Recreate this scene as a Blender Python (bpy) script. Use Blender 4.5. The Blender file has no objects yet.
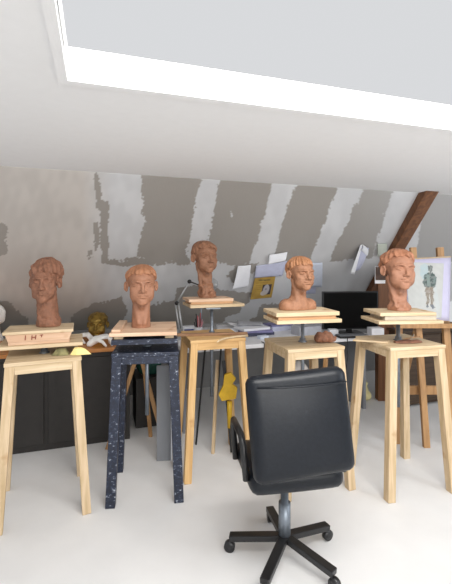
import bpy, bmesh, math, random
import numpy as np
from mathutils import Matrix, Vector
random.seed(7); np.random.seed(7)
scene = bpy.context.scene
C = scene.collection
R = math.radians
# ---------------------------------------------------------------- camera, sky, lights, exposure
CAMZ, HZ, F = 1.5, 260.0, 400.0            # eye height, horizon row, focal length in pixels (452 x 584 frame)
cam = bpy.data.objects.new('camera', bpy.data.cameras.new('camera')); C.objects.link(cam)
cam.location = (0, 0, CAMZ); cam.rotation_euler = (math.pi/2, 0, 0)
cam.data.sensor_width = 36; cam.data.sensor_fit = 'AUTO'; cam.data.lens = 36*F/584
cam.data.shift_y = -(292-HZ)/584; cam.data.clip_start = .05
scene.camera = cam
world = bpy.data.worlds.new('world'); scene.world = world; world.use_nodes = True
world.node_tree.nodes['Background'].inputs['Color'].default_value = (.96, .975, 1.0, 1)
world.node_tree.nodes['Background'].inputs['Strength'].default_value = .72
def area(name, loc, target, size, energy, col=(1, 1, 1), size_y=None):
    l = bpy.data.lights.new(name, 'AREA'); l.energy = energy; l.color = col; l.size = size
    if size_y: l.shape = 'RECTANGLE'; l.size_y = size_y
    o = bpy.data.objects.new(name, l); C.objects.link(o); o.location = loc
    o.rotation_euler = (Vector(loc)-Vector(target)).to_track_quat('Z', 'Y').to_euler()
    return o
area('added_frontal_fill', (1.3, -1.9, 1.35), (0, 3.6, 1.2), 2.4, 72, (1.0, .985, .96), 1.2)  # added frontal fill behind the camera, no known window there
area('added_overhead_key', (.647, .796, 2.5), (.3, 3.0, 1.1), 1.8, 60, (1.0, .98, .95), .7)  # added key light for the heads, above a made-up ceiling opening
area('side_window_light', (2.9, 1.2, 1.75), (.6, 4.0, 1.2), .8, 18, (.88, .94, 1.0), .9)
scene.view_settings.view_transform = 'Standard'; scene.view_settings.look = 'None'
scene.view_settings.gamma = 1; scene.view_settings.use_curve_mapping = False
scene.view_settings.exposure = 0.0

# ---------------------------------------------------------------- helpers
def at(px, py, Y): return Vector(((px-226)/F*Y, Y, CAMZ-(py-HZ)/F*Y))
def at_z(px, py, z):
    Y = (CAMZ-z)*F/(py-HZ); return at(px, py, Y)
def new_mat(name):
    m = bpy.data.materials.new(name); m.use_nodes = True
    return m, m.node_tree.nodes, m.node_tree.links, m.node_tree.nodes['Principled BSDF']
def mat(name, col, rough=.6, metal=0.0, var=.12, scale=20, bump=.0, bscale=60, spec=.5, trans=0.0, alpha=1.0, coat=0.0):
    m, n, l, b = new_mat(name)
    tc = n.new('ShaderNodeTexCoord'); nz = n.new('ShaderNodeTexNoise'); nz.inputs['Scale'].default_value = scale; nz.inputs['Detail'].default_value = 4
    l.new(tc.outputs['Object'], nz.inputs['Vector'])
    rp = n.new('ShaderNodeValToRGB'); e = rp.color_ramp.elements
    e[0].position = .3; e[1].position = .7
    e[0].color = tuple(c*(1-var) for c in col)+(1,); e[1].color = tuple(min(1, c*(1+var)) for c in col)+(1,)
    l.new(nz.outputs['Fac'], rp.inputs['Fac']); l.new(rp.outputs['Color'], b.inputs['Base Color'])
    b.inputs['Roughness'].default_value = rough; b.inputs['Metallic'].default_value = metal
    b.inputs['Specular IOR Level'].default_value = spec; b.inputs['Transmission Weight'].default_value = trans
    b.inputs['Alpha'].default_value = alpha; b.inputs['Coat Weight'].default_value = coat
    if bump:
        bn = n.new('ShaderNodeTexNoise'); bn.inputs['Scale'].default_value = bscale; bn.inputs['Detail'].default_value = 5
        l.new(tc.outputs['Object'], bn.inputs['Vector']); bu = n.new('ShaderNodeBump'); bu.inputs['Strength'].default_value = bump; bu.inputs['Distance'].default_value = .01
        l.new(bn.outputs['Fac'], bu.inputs['Height']); l.new(bu.outputs['Normal'], b.inputs['Normal'])
    return m
def wood(name, c1, c2, rough=.6, axis=0, scale=1.0, knots=True):
    m, n, l, b = new_mat(name)
    tc = n.new('ShaderNodeTexCoord'); mp = n.new('ShaderNodeMapping')
    s = [38*scale]*3; s[axis] = 2.2*scale; mp.inputs['Scale'].default_value = s
    l.new(tc.outputs['Object'], mp.inputs['Vector'])
    nz = n.new('ShaderNodeTexNoise'); nz.inputs['Scale'].default_value = 1; nz.inputs['Detail'].default_value = 5; nz.inputs['Distortion'].default_value = .6
    l.new(mp.outputs['Vector'], nz.inputs['Vector'])
    rp = n.new('ShaderNodeValToRGB'); e = rp.color_ramp.elements; e[0].position = .36; e[1].position = .64
    e[0].color = c1+(1,); e[1].color = c2+(1,)
    l.new(nz.outputs['Fac'], rp.inputs['Fac'])
    out = rp.outputs['Color']
    if knots:
        n2 = n.new('ShaderNodeTexNoise'); n2.inputs['Scale'].default_value = 9; l.new(tc.outputs['Object'], n2.inputs['Vector'])
        r2 = n.new('ShaderNodeValToRGB'); r2.color_ramp.elements[0].position = .66; r2.color_ramp.elements[1].position = .74
        r2.color_ramp.elements[0].color = (1, 1, 1, 1); r2.color_ramp.elements[1].color = (.78, .66, .55, 1)
        l.new(n2.outputs['Fac'], r2.inputs['Fac'])
        mx = n.new('ShaderNodeMix'); mx.data_type = 'RGBA'; mx.blend_type = 'MULTIPLY'; mx.inputs[0].default_value = 1
        l.new(out, mx.inputs[6]); l.new(r2.outputs['Color'], mx.inputs[7]); out = mx.outputs[2]
    l.new(out, b.inputs['Base Color']); b.inputs['Roughness'].default_value = rough
    return m
def vcol_mat(name, rough=.85, bump=0.0, spec=.3):
    m, n, l, b = new_mat(name)
    a = n.new('ShaderNodeVertexColor'); a.layer_name = 'col'; l.new(a.outputs['Color'], b.inputs['Base Color'])
    b.inputs['Roughness'].default_value = rough; b.inputs['Specular IOR Level'].default_value = spec
    if bump:
        tc = n.new('ShaderNodeTexCoord'); nz = n.new('ShaderNodeTexNoise'); nz.inputs['Scale'].default_value = 45; nz.inputs['Detail'].default_value = 5
        l.new(tc.outputs['Object'], nz.inputs['Vector']); bu = n.new('ShaderNodeBump'); bu.inputs['Strength'].default_value = bump; bu.inputs['Distance'].default_value = .004
        l.new(nz.outputs['Fac'], bu.inputs['Height']); l.new(bu.outputs['Normal'], b.inputs['Normal'])
    return m
class MB:
    def __init__(s): s.v = []; s.f = []; s.sm = []
    def add(s, vs, fs, smooth=False, M=None):
        o = len(s.v); s.v += [tuple((M @ Vector(v)) if M else v) for v in vs]
        s.f += [tuple(i+o for i in f) for f in fs]; s.sm += [smooth]*len(fs); return s
    def box(s, c, d, M=None, taper=None):
        x, y, z = (k/2 for k in d); t = taper or (1, 1)
        vs = [(sx*x*(t[0] if sz < 0 else 1), sy*y*(t[1] if sz < 0 else 1), sz*z) for sz in (-1, 1) for sx, sy in ((-1, -1), (1, -1), (1, 1), (-1, 1))]
        vs = [(a+c[0], b+c[1], e+c[2]) for a, b, e in vs]
        return s.add(vs, [(3, 2, 1, 0), (4, 5, 6, 7), (0, 1, 5, 4), (1, 2, 6, 5), (2, 3, 7, 6), (3, 0, 4, 7)], False, M)
    def bar(s, a, b, w, d, up=(0, 0, 1)):                     # square bar from a to b
        a = Vector(a); b = Vector(b); z = (b-a).normalized(); x = Vector(up).cross(z)
        if x.length < .05: x = Vector((1, 0, 0)) - z*z.x
        x.normalize(); y = z.cross(x)
        vs = [tuple(p+x*(sx*w/2)+y*(sy*d/2)) for p in (a, b) for sx, sy in ((-1, -1), (1, -1), (1, 1), (-1, 1))]
        return s.add(vs, [(3, 2, 1, 0), (4, 5, 6, 7), (0, 1, 5, 4), (1, 2, 6, 5), (2, 3, 7, 6), (3, 0, 4, 7)])
    def tube(s, pts, r, n=12, cap=True):
        pts = [Vector(p) for p in pts]; rs = r if hasattr(r, '__len__') else [r]*len(pts)
        vs = []; fs = []; ref = None
        for i, p in enumerate(pts):
            t = (pts[min(i+1, len(pts)-1)]-pts[max(i-1, 0)]).normalized()
            if ref is None: ref = t.orthogonal().normalized()
            ref = (ref - t*ref.dot(t)).normalized(); b = t.cross(ref)
            for k in range(n):
                a = 2*math.pi*k/n; vs.append(tuple(p+(ref*math.cos(a)+b*math.sin(a))*rs[i]))
        for i in range(len(pts)-1):
            for k in range(n): fs.append((i*n+k, i*n+(k+1) % n, (i+1)*n+(k+1) % n, (i+1)*n+k))
        s.add(vs, fs, True)
        if cap: s.add(vs[:n], [tuple(range(n))[::-1]]); s.add(vs[-n:], [tuple(range(n))])
        return s
    def lathe(s, prof, c=(0, 0, 0), n=24, M=None):             # profile of (radius, height)
        vs = [(c[0]+r*math.cos(2*math.pi*k/n), c[1]+r*math.sin(2*math.pi*k/n), c[2]+z) for r, z in prof for k in range(n)]
        fs = [(i*n+k, i*n+(k+1) % n, (i+1)*n+(k+1) % n, (i+1)*n+k) for i in range(len(prof)-1) for k in range(n)]
        fs += [tuple(range(n))[::-1], tuple(range((len(prof)-1)*n, len(prof)*n))]
        return s.add(vs, fs, True, M)
    def prism(s, poly, z0, z1, M=None):
        n = len(poly); vs = [(x, y, z0) for x, y in poly]+[(x, y, z1) for x, y in poly]
        fs = [tuple(range(n))[::-1], tuple(range(n, 2*n))]+[(i, (i+1) % n, n+(i+1) % n, n+i) for i in range(n)]
        return s.add(vs, fs, False, M)
    def build(s, name, m, parent=None, bevel=0.0, seg=2, loc=None, rot=None):
        me = bpy.data.meshes.new(name); me.from_pydata(s.v, [], s.f); me.update()
        me.polygons.foreach_set('use_smooth', s.sm)
        bm = bmesh.new(); bm.from_mesh(me); bmesh.ops.remove_doubles(bm, verts=bm.verts, dist=1e-6); bmesh.ops.recalc_face_normals(bm, faces=bm.faces)
        bm.to_mesh(me); bm.free()
        me.materials.append(m); o = bpy.data.objects.new(name, me); C.objects.link(o); o.parent = parent
        if loc is not None: o.location = loc
        if rot is not None: o.rotation_euler = rot
        if bevel:
            b = o.modifiers.new('bevel', 'BEVEL'); b.width = bevel; b.segments = seg; b.limit_method = 'ANGLE'; b.angle_limit = R(40)
        return o
def tag(o, label, cat, group=None, kind=None):
    o['label'] = label; o['category'] = cat
    if group: o['group'] = group
    if kind: o['kind'] = kind
    return o
def thing(name, label, cat, loc=(0, 0, 0), rz=0, group=None):
    o = bpy.data.objects.new(name, None); C.objects.link(o); o.location = loc; o.rotation_euler = (0, 0, rz); o.empty_display_size = .1
    return tag(o, label, cat, group)
def nest(c, p):
    c.parent = p; c.matrix_parent_inverse = p.matrix_basis.inverted(); return c
def struct(o): o['kind'] = 'structure'; return o
def sheet(name, corners, m, parent=None, nu=10, nv=10, bend=0.0, thick=.0008, curl=0.0, axis='v', seed=0):
    """a real sheet of paper: corners tl, tr, br, bl; bend bows it along its normal, curl lifts the free edge"""
    tl, tr, br, bl = [Vector(c) for c in corners]; nrm = (tr-tl).cross(bl-tl).normalized(); V = []; Q = []
    if nrm.y > 0: nrm = -nrm
    rg = random.Random(seed); a1 = rg.uniform(0, 6)
    for j in range(nv+1):
        for i in range(nu+1):
            u, v = i/nu, j/nv
            p = (tl*(1-u)+tr*u)*(1-v)+(bl*(1-u)+br*u)*v
            w = v if axis == 'v' else u
            p = p + nrm*(bend*math.sin(math.pi*w)+curl*w*w + bend*.25*math.sin(5*u+3*v+a1))
            V.append(p)
    for j in range(nv):
        for i in range(nu):
            k = j*(nu+1)+i; Q.append((k, k+nu+1, k+nu+2, k+1))
    o = raw_mesh(name, np.array([tuple(v) for v in V]), np.array(Q), m, parent)
    s = o.modifiers.new('solid', 'SOLIDIFY'); s.thickness = thick; s.offset = 0
    return o
def paint(o, fn):
    me = o.data; at_ = me.color_attributes.new('col', 'FLOAT_COLOR', 'POINT')
    cols = np.ones((len(me.vertices), 4), np.float32); cols[:, :3] = fn(); at_.data.foreach_set('color', cols.ravel())
# ---------------------------------------------------------------- sculpting: signed distance fields -> mesh
def smin(a, b, k):
    h = np.clip(0.5 + 0.5*(b-a)/k, 0, 1)
    return b*(1-h) + a*h - k*h*(1-h)
def smax(a, b, k): return -smin(-a, -b, k)
def s_ell(P, c, r, rot=None):
    q = P - np.array(c, np.float32)
    if rot is not None: q = q @ np.array(rot, np.float32)
    r = np.array(r, np.float32)
    k0 = np.sqrt(((q/r)**2).sum(-1)); k1 = np.sqrt(((q/(r*r))**2).sum(-1)) + 1e-9
    return k0*(k0-1)/k1
def s_cap(P, a, b, ra, rb=None):
    rb = ra if rb is None else rb
    a = np.array(a, np.float32); b = np.array(b, np.float32); d = b-a
    t = np.clip(((P-a) @ d)/(d @ d), 0, 1)
    return np.sqrt(((P - a - t[..., None]*d)**2).sum(-1)) - (ra + (rb-ra)*t)
def s_chain(P, pts, r):
    o = None
    for i in range(len(pts)-1):
        rr = r if not hasattr(r, '__len__') else None
        d = s_cap(P, pts[i], pts[i+1], r, r) if rr is not None else s_cap(P, pts[i], pts[i+1], r[i], r[i+1])
        o = d if o is None else np.minimum(o, d)
    return o
def wob(P, freq, seed, n=7):
    rg = np.random.RandomState(seed); o = 0
    for _ in range(n):
        v = rg.normal(size=3); v *= freq*rg.uniform(.6, 1.5)/np.linalg.norm(v)
        o = o + np.sin(P @ v.astype(np.float32) + rg.uniform(0, 6.28))
    return o/math.sqrt(n)
def rotm(ax, ang):
    return np.array(Matrix.Rotation(ang, 3, ax), np.float32)
def surface_nets(F, org, h):
    nx, ny, nz = F.shape
    cs = (nx-1, ny-1, nz-1); N = cs[0]*cs[1]*cs[2]
    S = np.zeros((N, 3)); Cn = np.zeros(N); ins = F < 0; quads = []
    for ax in range(3):
        sl0 = [slice(None)]*3; sl1 = [slice(None)]*3
        sl0[ax] = slice(0, -1); sl1[ax] = slice(1, None)
        a = F[tuple(sl0)]; b = F[tuple(sl1)]
        m = ins[tuple(sl0)] != ins[tuple(sl1)]
        I = np.array(np.nonzero(m)); av = a[m]; bv = b[m]; t = av/(av-bv)
        pos = I.T.astype(float); pos[:, ax] += t
        o1, o2 = (ax+1) % 3, (ax+2) % 3; ids = []; ok = np.ones(len(t), bool)
        for d1, d2 in ((-1, -1), (0, -1), (0, 0), (-1, 0)):
            J = I.copy(); J[o1] += d1; J[o2] += d2
            v = (J[o1] >= 0) & (J[o2] >= 0) & (J[o1] < cs[o1]) & (J[o2] < cs[o2]); ok &= v
            f = (J[0]*cs[1] + J[1])*cs[2] + J[2]; ids.append(f)
            np.add.at(S, f[v], pos[v]); np.add.at(Cn, f[v], 1)
        Q = np.stack(ids, 1)[ok]; fl = (av < 0)[ok]
        Q[~fl] = Q[~fl][:, ::-1]; quads.append(Q)
    Q = np.concatenate(quads); used = np.nonzero(Cn)[0]
    mp = -np.ones(N, int); mp[used] = np.arange(len(used))
    return S[used]/Cn[used, None]*h + np.array(org), mp[Q]
def grid(lo, hi, h):
    ax = [np.arange(lo[i], hi[i]+h, h, dtype=np.float32) for i in range(3)]
    return np.stack(np.meshgrid(*ax, indexing='ij'), -1)
def sdf_obj(name, fn, lo, hi, h, mat, parent=None, clean=True):
    P = grid(lo, hi, h); V, Q = surface_nets(fn(P), lo, h)
    if clean:                                            # keep the largest connected shell only
        lab = np.arange(len(V))
        for _ in range(400):
            mn = lab[Q].min(1); old = lab.copy()
            for c in range(4): np.minimum.at(lab, Q[:, c], mn)
            lab = lab[lab]
            if (old == lab).all(): break
        root = np.bincount(lab).argmax(); keep = lab == root
        mp = np.cumsum(keep)-1; Q = mp[Q[keep[Q[:, 0]]]]; V = V[keep]
    return raw_mesh(name, V, Q, mat, parent)
def raw_mesh(name, V, Q, mat, parent=None, smooth=True):
    me = bpy.data.meshes.new(name)
    me.vertices.add(len(V)); me.vertices.foreach_set('co', np.asarray(V, np.float32).ravel())
    n = Q.shape[1]
    me.loops.add(Q.size); me.loops.foreach_set('vertex_index', Q.ravel().astype(np.int32))
    me.polygons.add(len(Q)); me.polygons.foreach_set('loop_start', np.arange(0, Q.size, n, dtype=np.int32))
    me.polygons.foreach_set('loop_total', np.full(len(Q), n, np.int32))
    me.update(calc_edges=True); me.validate()
    me.polygons.foreach_set('use_smooth', np.full(len(me.polygons), smooth, bool))
    me.materials.append(mat)
    o = bpy.data.objects.new(name, me); C.objects.link(o); o.parent = parent
    return o

def skull_d(P, p):
    w = p.get('w', 1.0); jw = p.get('jaw', 1.0); ln = p.get('long', 1.0)
    d = s_ell(P, (0, .014, .146), (.0735*w, .095, .080))
    d = smin(d, s_ell(P, (0, -.036, .104), (.060*w, .055, .088)), .022)
    d = smin(d, s_ell(P, (0, -.036, .048), (.049*w*jw, .046, .040)), .028)
    d = smin(d, s_ell(P, (0, -.072, .016), (.025*jw, .018, .017)), .022)
    return d
def head_d(P, p):
    w = p.get('w', 1.0); jw_ = p.get('jaw', 1.0)
    d = skull_d(P, p)
    A = P.copy(); A[..., 0] = np.abs(A[..., 0])                     # features mirrored left and right
    d = smin(d, s_ell(A, (.043*w, -.055, .090), (.019, .019, .016)), .016)      # cheekbones
    d = smin(d, s_ell(A, (.036*w*jw_, -.046, .060), (.022, .030, .036)), .018)            # cheeks
    d = smin(d, s_ell(P, (0, -.074, .053), (.031, .022, .030)), .018)           # muzzle
    d = smin(d, s_chain(A, [(.011, -.0905, .1350), (.028, -.0895, .1390), (.049*w, -.068, .133)], .0065), .012)  # brow
    d = smax(d, -s_ell(A, (.031*w, -.098, .118), (.0190, .0205, .0130)), .009)  # sockets
    d = smin(d, s_ell(A, (.031*w, -.0725, .1175), (.0150, .0135, .0120)), .004)   # eyeballs
    e = p.get('lid', .5)
    up = [(.0165*w, -.0815, .1155), (.0235*w, -.0868, .1215-.002*e), (.032*w, -.0872, .1232-.004*e), (.040*w, -.0835, .1207-.003*e), (.0465*w, -.0755, .1150)]
    d = smin(d, s_chain(A, up, .0027), .0025)
    lo = [(.0165*w, -.0815, .1150), (.024*w, -.0850, .1112), (.033*w, -.0850, .1102), (.041*w, -.0810, .1122), (.0465*w, -.0755, .1150)]
    d = smin(d, s_chain(A, lo, .0023), .0025)
    nt = -.1125
    d = smin(d, s_cap(P, (0, -.0880, .1300), (0, nt+.006, .0860), .0066, .0088), .010)     # nose bridge
    d = smin(d, s_ell(P, (0, nt+.004, .0825), (.0098, .0085, .0080)), .006)
    d = smin(d, s_ell(A, (.0125, -.0945, .0790), (.0072, .0105, .0074)), .005)            # wings
    d = smax(d, -s_ell(A, (.0072, -.1010, .0735), (.0036, .0050, .0042)), .003)           # nostrils
    d = smax(d, -s_cap(P, (0, -.1005, .0700), (0, -.1010, .0620), .0028), .005)           # philtrum
    lp = p.get('lips', 1.0); mw = p.get('mouth', 1.0)
    d = smin(d, s_chain(A, [(0, -.0960, .0580), (.008*mw, -.0960, .0592), (.0245*mw, -.0845, .0540)], [.0042*lp, .0046*lp, .0018]), .004)
    d = smin(d, s_chain(A, [(0, -.0940, .0475), (.011*mw, -.0920, .0478), (.0235*mw, -.0840, .0530)], [.0056*lp, .0050*lp, .0018]), .004)
    d = smax(d, -s_chain(A, [(0, -.1010, .0528), (.010*mw, -.0995, .0534), (.0275*mw, -.0855, .0536)], .0023), .0025)
    d = smax(d, -s_ell(P, (0, -.0975, .0370), (.016, .0080, .0050)), .010)                # under lip
    # ears
    R = rotm('X', -.18) @ rotm('Z', -.55)
    ec = np.array((.0785*w, .014, .107), np.float32); q = (A - ec) @ R / .92
    ear = s_ell(q, (0, 0, 0), (.0065, .0185, .0315))
    ear = smax(ear, -s_ell(q, (.0065, -.002, .000), (.0055, .0115, .0205)), .003)
    an = np.linspace(-.9, 3.9, 14)
    hel = [(.0045, .0155*math.sin(a)*1.05-.0, .0275*math.cos(a)) for a in an]
    ear = smin(ear, s_chain(q, hel, .0034), .003)
    ear = smin(ear, s_ell(q, (.0025, -.006, -.0285), (.0055, .0075, .0085)), .005)
    ear = smin(ear, s_ell(q, (.002, -.0155, -.004), (.004, .0045, .008)), .003)
    d = smin(d, ear*.92, .005)
    return d
def hair_d(P, p):
    x, y, z = P[..., 0], P[..., 1], P[..., 2]
    s = p.get('seed', 1)
    q = P.copy(); q[..., 0] -= p.get('part', .015)
    ph = np.arctan2(q[..., 0], -(y-.035)); n1 = wob(P, 30, s)
    N = p.get('locks', 13)
    sw = p.get('swirl', 18)*(z-.17)
    ridge = .75*np.sin(N*ph + 1.6*n1 + sw) + .6*np.sin(2.35*N*ph - 1.3*n1 + 1.6*sw + 1) + .35*wob(P, 120, s+1)
    fall = np.clip((.26-z)/.06, .25, 1)
    t = p.get('hair', .010) + p.get('lockamp', .0032)*ridge*fall + .0016*wob(P, 95, s+3) + p.get('bulk', .004)*wob(P, 22, s+5)*.6
    t = t + p.get('crown', .0)*np.clip((z-.17)/.08, 0, 1) + p.get('side', 0)*np.clip(x/.07, -1, 1)
    az = np.abs(np.arctan2(x, -(y-.012)))
    fr = p.get('fringe', .170)
    zh = np.interp(az, [0, .45, .80, 1.05, 1.28, 1.42, 1.65, 1.95, 2.3, 3.2], [fr, fr, fr-.001, .160, .146, .140, .152, .150, .095, .050])
    jag = p.get('jag', .010)*(.6*np.sin(N*ph + 1.6*n1 + sw + 2.6) + .5*np.sin(2.35*N*ph - 1.3*n1 + 1.6*sw + 3.4))*np.clip(1.25-az, .12, 1)
    edge = np.clip((z-zh-jag+.004)/.030, 0, 1)
    d = skull_d(P, p) - t*(.42+.58*edge)
    reg = (zh + jag - z)*.75
    return smax(d, reg, .005)
def tilt(P, p):
    piv = np.array((0, .02, .02), np.float32)
    R = rotm('X', p.get('pitch', 0)) @ rotm('Y', p.get('roll', 0))
    return (P - piv) @ R + piv
def bust(name, p, mat, loc, yaw, scale, hairmat=None):
    root = bpy.data.objects.new(name, None); C.objects.link(root)
    nk = p['neck']; h = p.get('h', .0028)
    def fn(P):
        H = tilt(P, p); d = head_d(H, p)
        nr = p.get('neckr', .052); bx, by = p.get('base', (0, .035))
        neck = s_cap(P, (0, .022, .075), (bx, by, -nk-.02), nr*.95, nr*p.get('flare', 1.08))
        A = P.copy(); A[..., 0] = np.abs(A[..., 0])
        neck = smin(neck, s_cap(A, (.048, .022, .070), (.014+bx*.5, by-.048, -nk*.8), .010, .012), .012)   # sternomastoid
        neck = smin(neck, s_ell(P, (0, -.022, -.012), (.012, .016, .018)), .014)
        d = smin(d, neck, .014)
        if 'clump' in p:                                    # rough clay packed round the foot of the neck
            c = p['clump']; b = s_ell(P, (bx, by, -nk+.01), (nr*c, nr*c, .05)) 
            d = smin(d, b, .02) - .004*np.clip(wob(P, 85, 71), -1, 1)*np.clip((-nk+.075-P[..., 2])/.04, 0, 1)
        if 'shoulder' in p:
            sw, sd, sh = p['shoulder']
            b = s_ell(P, (0, .040, -nk+.012), (sw, sd, sh))
            b = smin(b, s_ell(A, (sw*.72, .035, -nk+.022), (sw*.33, sd*.72, sh*.72)), .02)
            d = smin(d, b, .030)
        nr_ = p.get('neckrough', 0)*np.clip((-.02-P[..., 2])/.06, 0, 1)
        d = d - nr_*np.clip(1.2*wob(P, 75, 77)*wob(P, 45, 78)+.6*wob(P, 140, 79), -1.2, 1.4)
        r = p.get('rough', .0006)
        d = d + r*wob(P, 150, 9) + r*.8*wob(P, 260, 11) + p.get('lump', 0)*wob(P, 60, 13)
        if p.get('scar'):                                   # gouges and added pellets
            g = wob(P, 110, 31)*wob(P, 80, 33)
            d = d - .007*np.clip(g-.9, 0, .8)*p['scar'] + .006*np.clip(-g-.9, 0, 1)*p['scar']
        return smax(d, (-nk - P[..., 2]), .002)
    wd = max(.105, p.get('shoulder', (0,))[0]+.02)
    o = sdf_obj('head', fn, (-wd, -.135, -nk-.006), (wd, .135, .262), h, mat, root)
    def fh(P):
        H = tilt(P, p); d = hair_d(H, p)
        return d + p.get('rough', .0006)*1.2*wob(P, 170, 19)
    sdf_obj('hair', fh, (-.115, -.13, .0), (.115, .145, .285), h, hairmat or mat, root)
    root.location = loc; root.rotation_euler = (0, 0, yaw); root.scale = (scale,)*3
    for c in list(root.children):                            # bake the size so that the thing itself is unscaled
        c.data.transform(Matrix.Diagonal((scale*p.get('full', 1), scale*p.get('full', 1), scale, 1)))
    root.scale = (1, 1, 1)
    return root
# ---------------------------------------------------------------- materials
PALE = wood('pale_pine', (.52, .385, .225), (.66, .52, .345), .62)
PALEY = wood('pale_pine_across', (.52, .385, .225), (.66, .52, .345), .62, axis=1)
PALEZ = wood('pale_pine_upright', (.49, .355, .20), (.63, .48, .31), .62, axis=2)
HONEY = wood('honey_pine', (.56, .33, .13), (.70, .46, .21), .55)
HONEYZ = wood('honey_pine_upright', (.56, .33, .13), (.70, .46, .21), .55, axis=2)
PINK = wood('pinkish_pine', (.60, .385, .25), (.73, .53, .37), .65)
REDW = wood('reddish_wood', (.42, .22, .10), (.54, .31, .16), .6)
BROWN = wood('brown_plank', (.20, .105, .05), (.32, .18, .095), .6, knots=False)
DARKBEAM = wood('dark_stained_beam', (.12, .042, .012), (.22, .085, .027), .5, axis=2, scale=.7, knots=False)
ORANGE = wood('orange_varnished_wood', (.44, .16, .030), (.60, .24, .052), .4, knots=False)
EASELW = wood('easel_beech', (.33, .175, .07), (.46, .26, .11), .5, axis=2, knots=False)
GREYW = wood('weathered_grey_wood', (.36, .31, .24), (.52, .46, .36), .75, knots=False)
CLAY = [mat('brick_red_clay', (.25, .112, .065), .7, var=.22, scale=38, bump=.5, bscale=150),
        mat('orange_clay', (.34, .160, .093), .62, var=.12, scale=30, bump=.25, bscale=170),
        mat('brown_clay', (.28, .132, .073), .62, var=.18, scale=34, bump=.4, bscale=150),
        mat('ochre_clay', (.30, .140, .074), .62, var=.16, scale=34, bump=.35, bscale=150),
        mat('pinkish_clay', (.33, .155, .092), .62, var=.12, scale=30, bump=.25, bscale=170)]
CLAYH = [CLAY[0], mat('orange_clay_hair', (.37, .165, .082), .62, var=.14, scale=34, bump=.3, bscale=150), CLAY[2],
         mat('ochre_clay_hair', (.34, .152, .068), .62, var=.16, scale=34, bump=.3, bscale=150),
         mat('pinkish_clay_hair', (.35, .150, .080), .62, var=.14, scale=34, bump=.3, bscale=150)]
GOLD = mat('gilded_plaster', (.27, .175, .04), .38, .75, var=.3, scale=25, bump=.2, bscale=90)
PLASTER = mat('white_plaster', (.90, .89, .86), .7, var=.05, bump=.2)
STEEL = mat('grey_steel', (.23, .26, .30), .42, .8, var=.15)
LAMPM = mat('brushed_lamp_metal', (.50, .51, .52), .45, .5)
BLACK = mat('black_plastic', (.012, .012, .013), .35, var=.1)
SCREEN = mat('dark_screen', (.003, .003, .003), .5, var=.05, spec=.08)
LEATHER = mat('black_leather', (.006, .008, .012), .36, var=.2, scale=60, bump=.05, bscale=60, spec=.32)
WHITEP = mat('white_paper', (.84, .85, .89), .8, var=.03)
LAV = mat('lavender_paper', (.56, .58, .74), .8, var=.05)
BLUEP = mat('pale_blue_paper', (.66, .71, .82), .8, var=.05)
GREYP = mat('grey_paper', (.42, .43, .47), .8, var=.08)
DARKP = mat('dark_cover', (.05, .055, .10), .6)
PURP = mat('violet_cover', (.20, .19, .36), .6)
DESKW = mat('white_desk_laminate', (.80, .81, .84), .45, var=.03)
CABINET = mat('black_cupboard', (.022, .019, .017), .6)
GREYPANEL = mat('grey_panel', (.22, .23, .25), .6, var=.06, scale=5)
YEL = mat('yellow_cloth', (.74, .66, .34), .8, var=.1)
YELPAPER = mat('yellow_note', (.86, .70, .28), .8, var=.05)
YELPLASTIC = mat('yellow_plastic', (.62, .38, .015), .45)
GREEN = mat('dark_green_cloth', (.012, .075, .055), .8, var=.3)
OLIVE = mat('olive_stone', (.22, .20, .09), .8, var=.4, scale=30, bump=.4)
BAG = mat('white_plastic_bag', (.62, .58, .55), .5, var=.08, bump=.3, bscale=30)
MARK = mat('reddish_marker', (.22, .05, .025), .7)
PENS = [mat('red_pencil', (.45, .06, .06), .5), mat('black_pen', (.02, .02, .025), .4), mat('pink_pen', (.55, .25, .28), .5)]
BLUEL = mat('blue_label', (.03, .07, .28), .5)
FLOORM = mat('pale_concrete_floor', (.74, .735, .73), .7, var=.04, scale=3, bump=.06)
CEILM = mat('white_ceiling_paint', (.86, .86, .86), .9, var=.01)
def blue_paint():
    m, n, l, b = new_mat('splashed_blue_paint')
    tc = n.new('ShaderNodeTexCoord'); z1 = n.new('ShaderNodeTexNoise'); z1.inputs['Scale'].default_value = 40; z1.inputs['Detail'].default_value = 6
    z1.inputs['Roughness'].default_value = .7
    mp = n.new('ShaderNodeMapping'); mp.inputs['Scale'].default_value = (1, 1, 1.6); l.new(tc.outputs['Object'], mp.inputs['Vector']); l.new(mp.outputs['Vector'], z1.inputs['Vector'])
    r1 = n.new('ShaderNodeValToRGB'); e = r1.color_ramp.elements
    e[0].position = .40; e[0].color = (.007, .010, .022, 1); e[1].position = .68; e[1].color = (.50, .53, .58, 1)
    k = e.new(.54); k.color = (.011, .017, .038, 1); k = e.new(.59); k.color = (.026, .037, .07, 1)
    l.new(z1.outputs['Fac'], r1.inputs['Fac']); l.new(r1.outputs['Color'], b.inputs['Base Color']); b.inputs['Roughness'].default_value = .45
    return m
BLUE = blue_paint()

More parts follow.
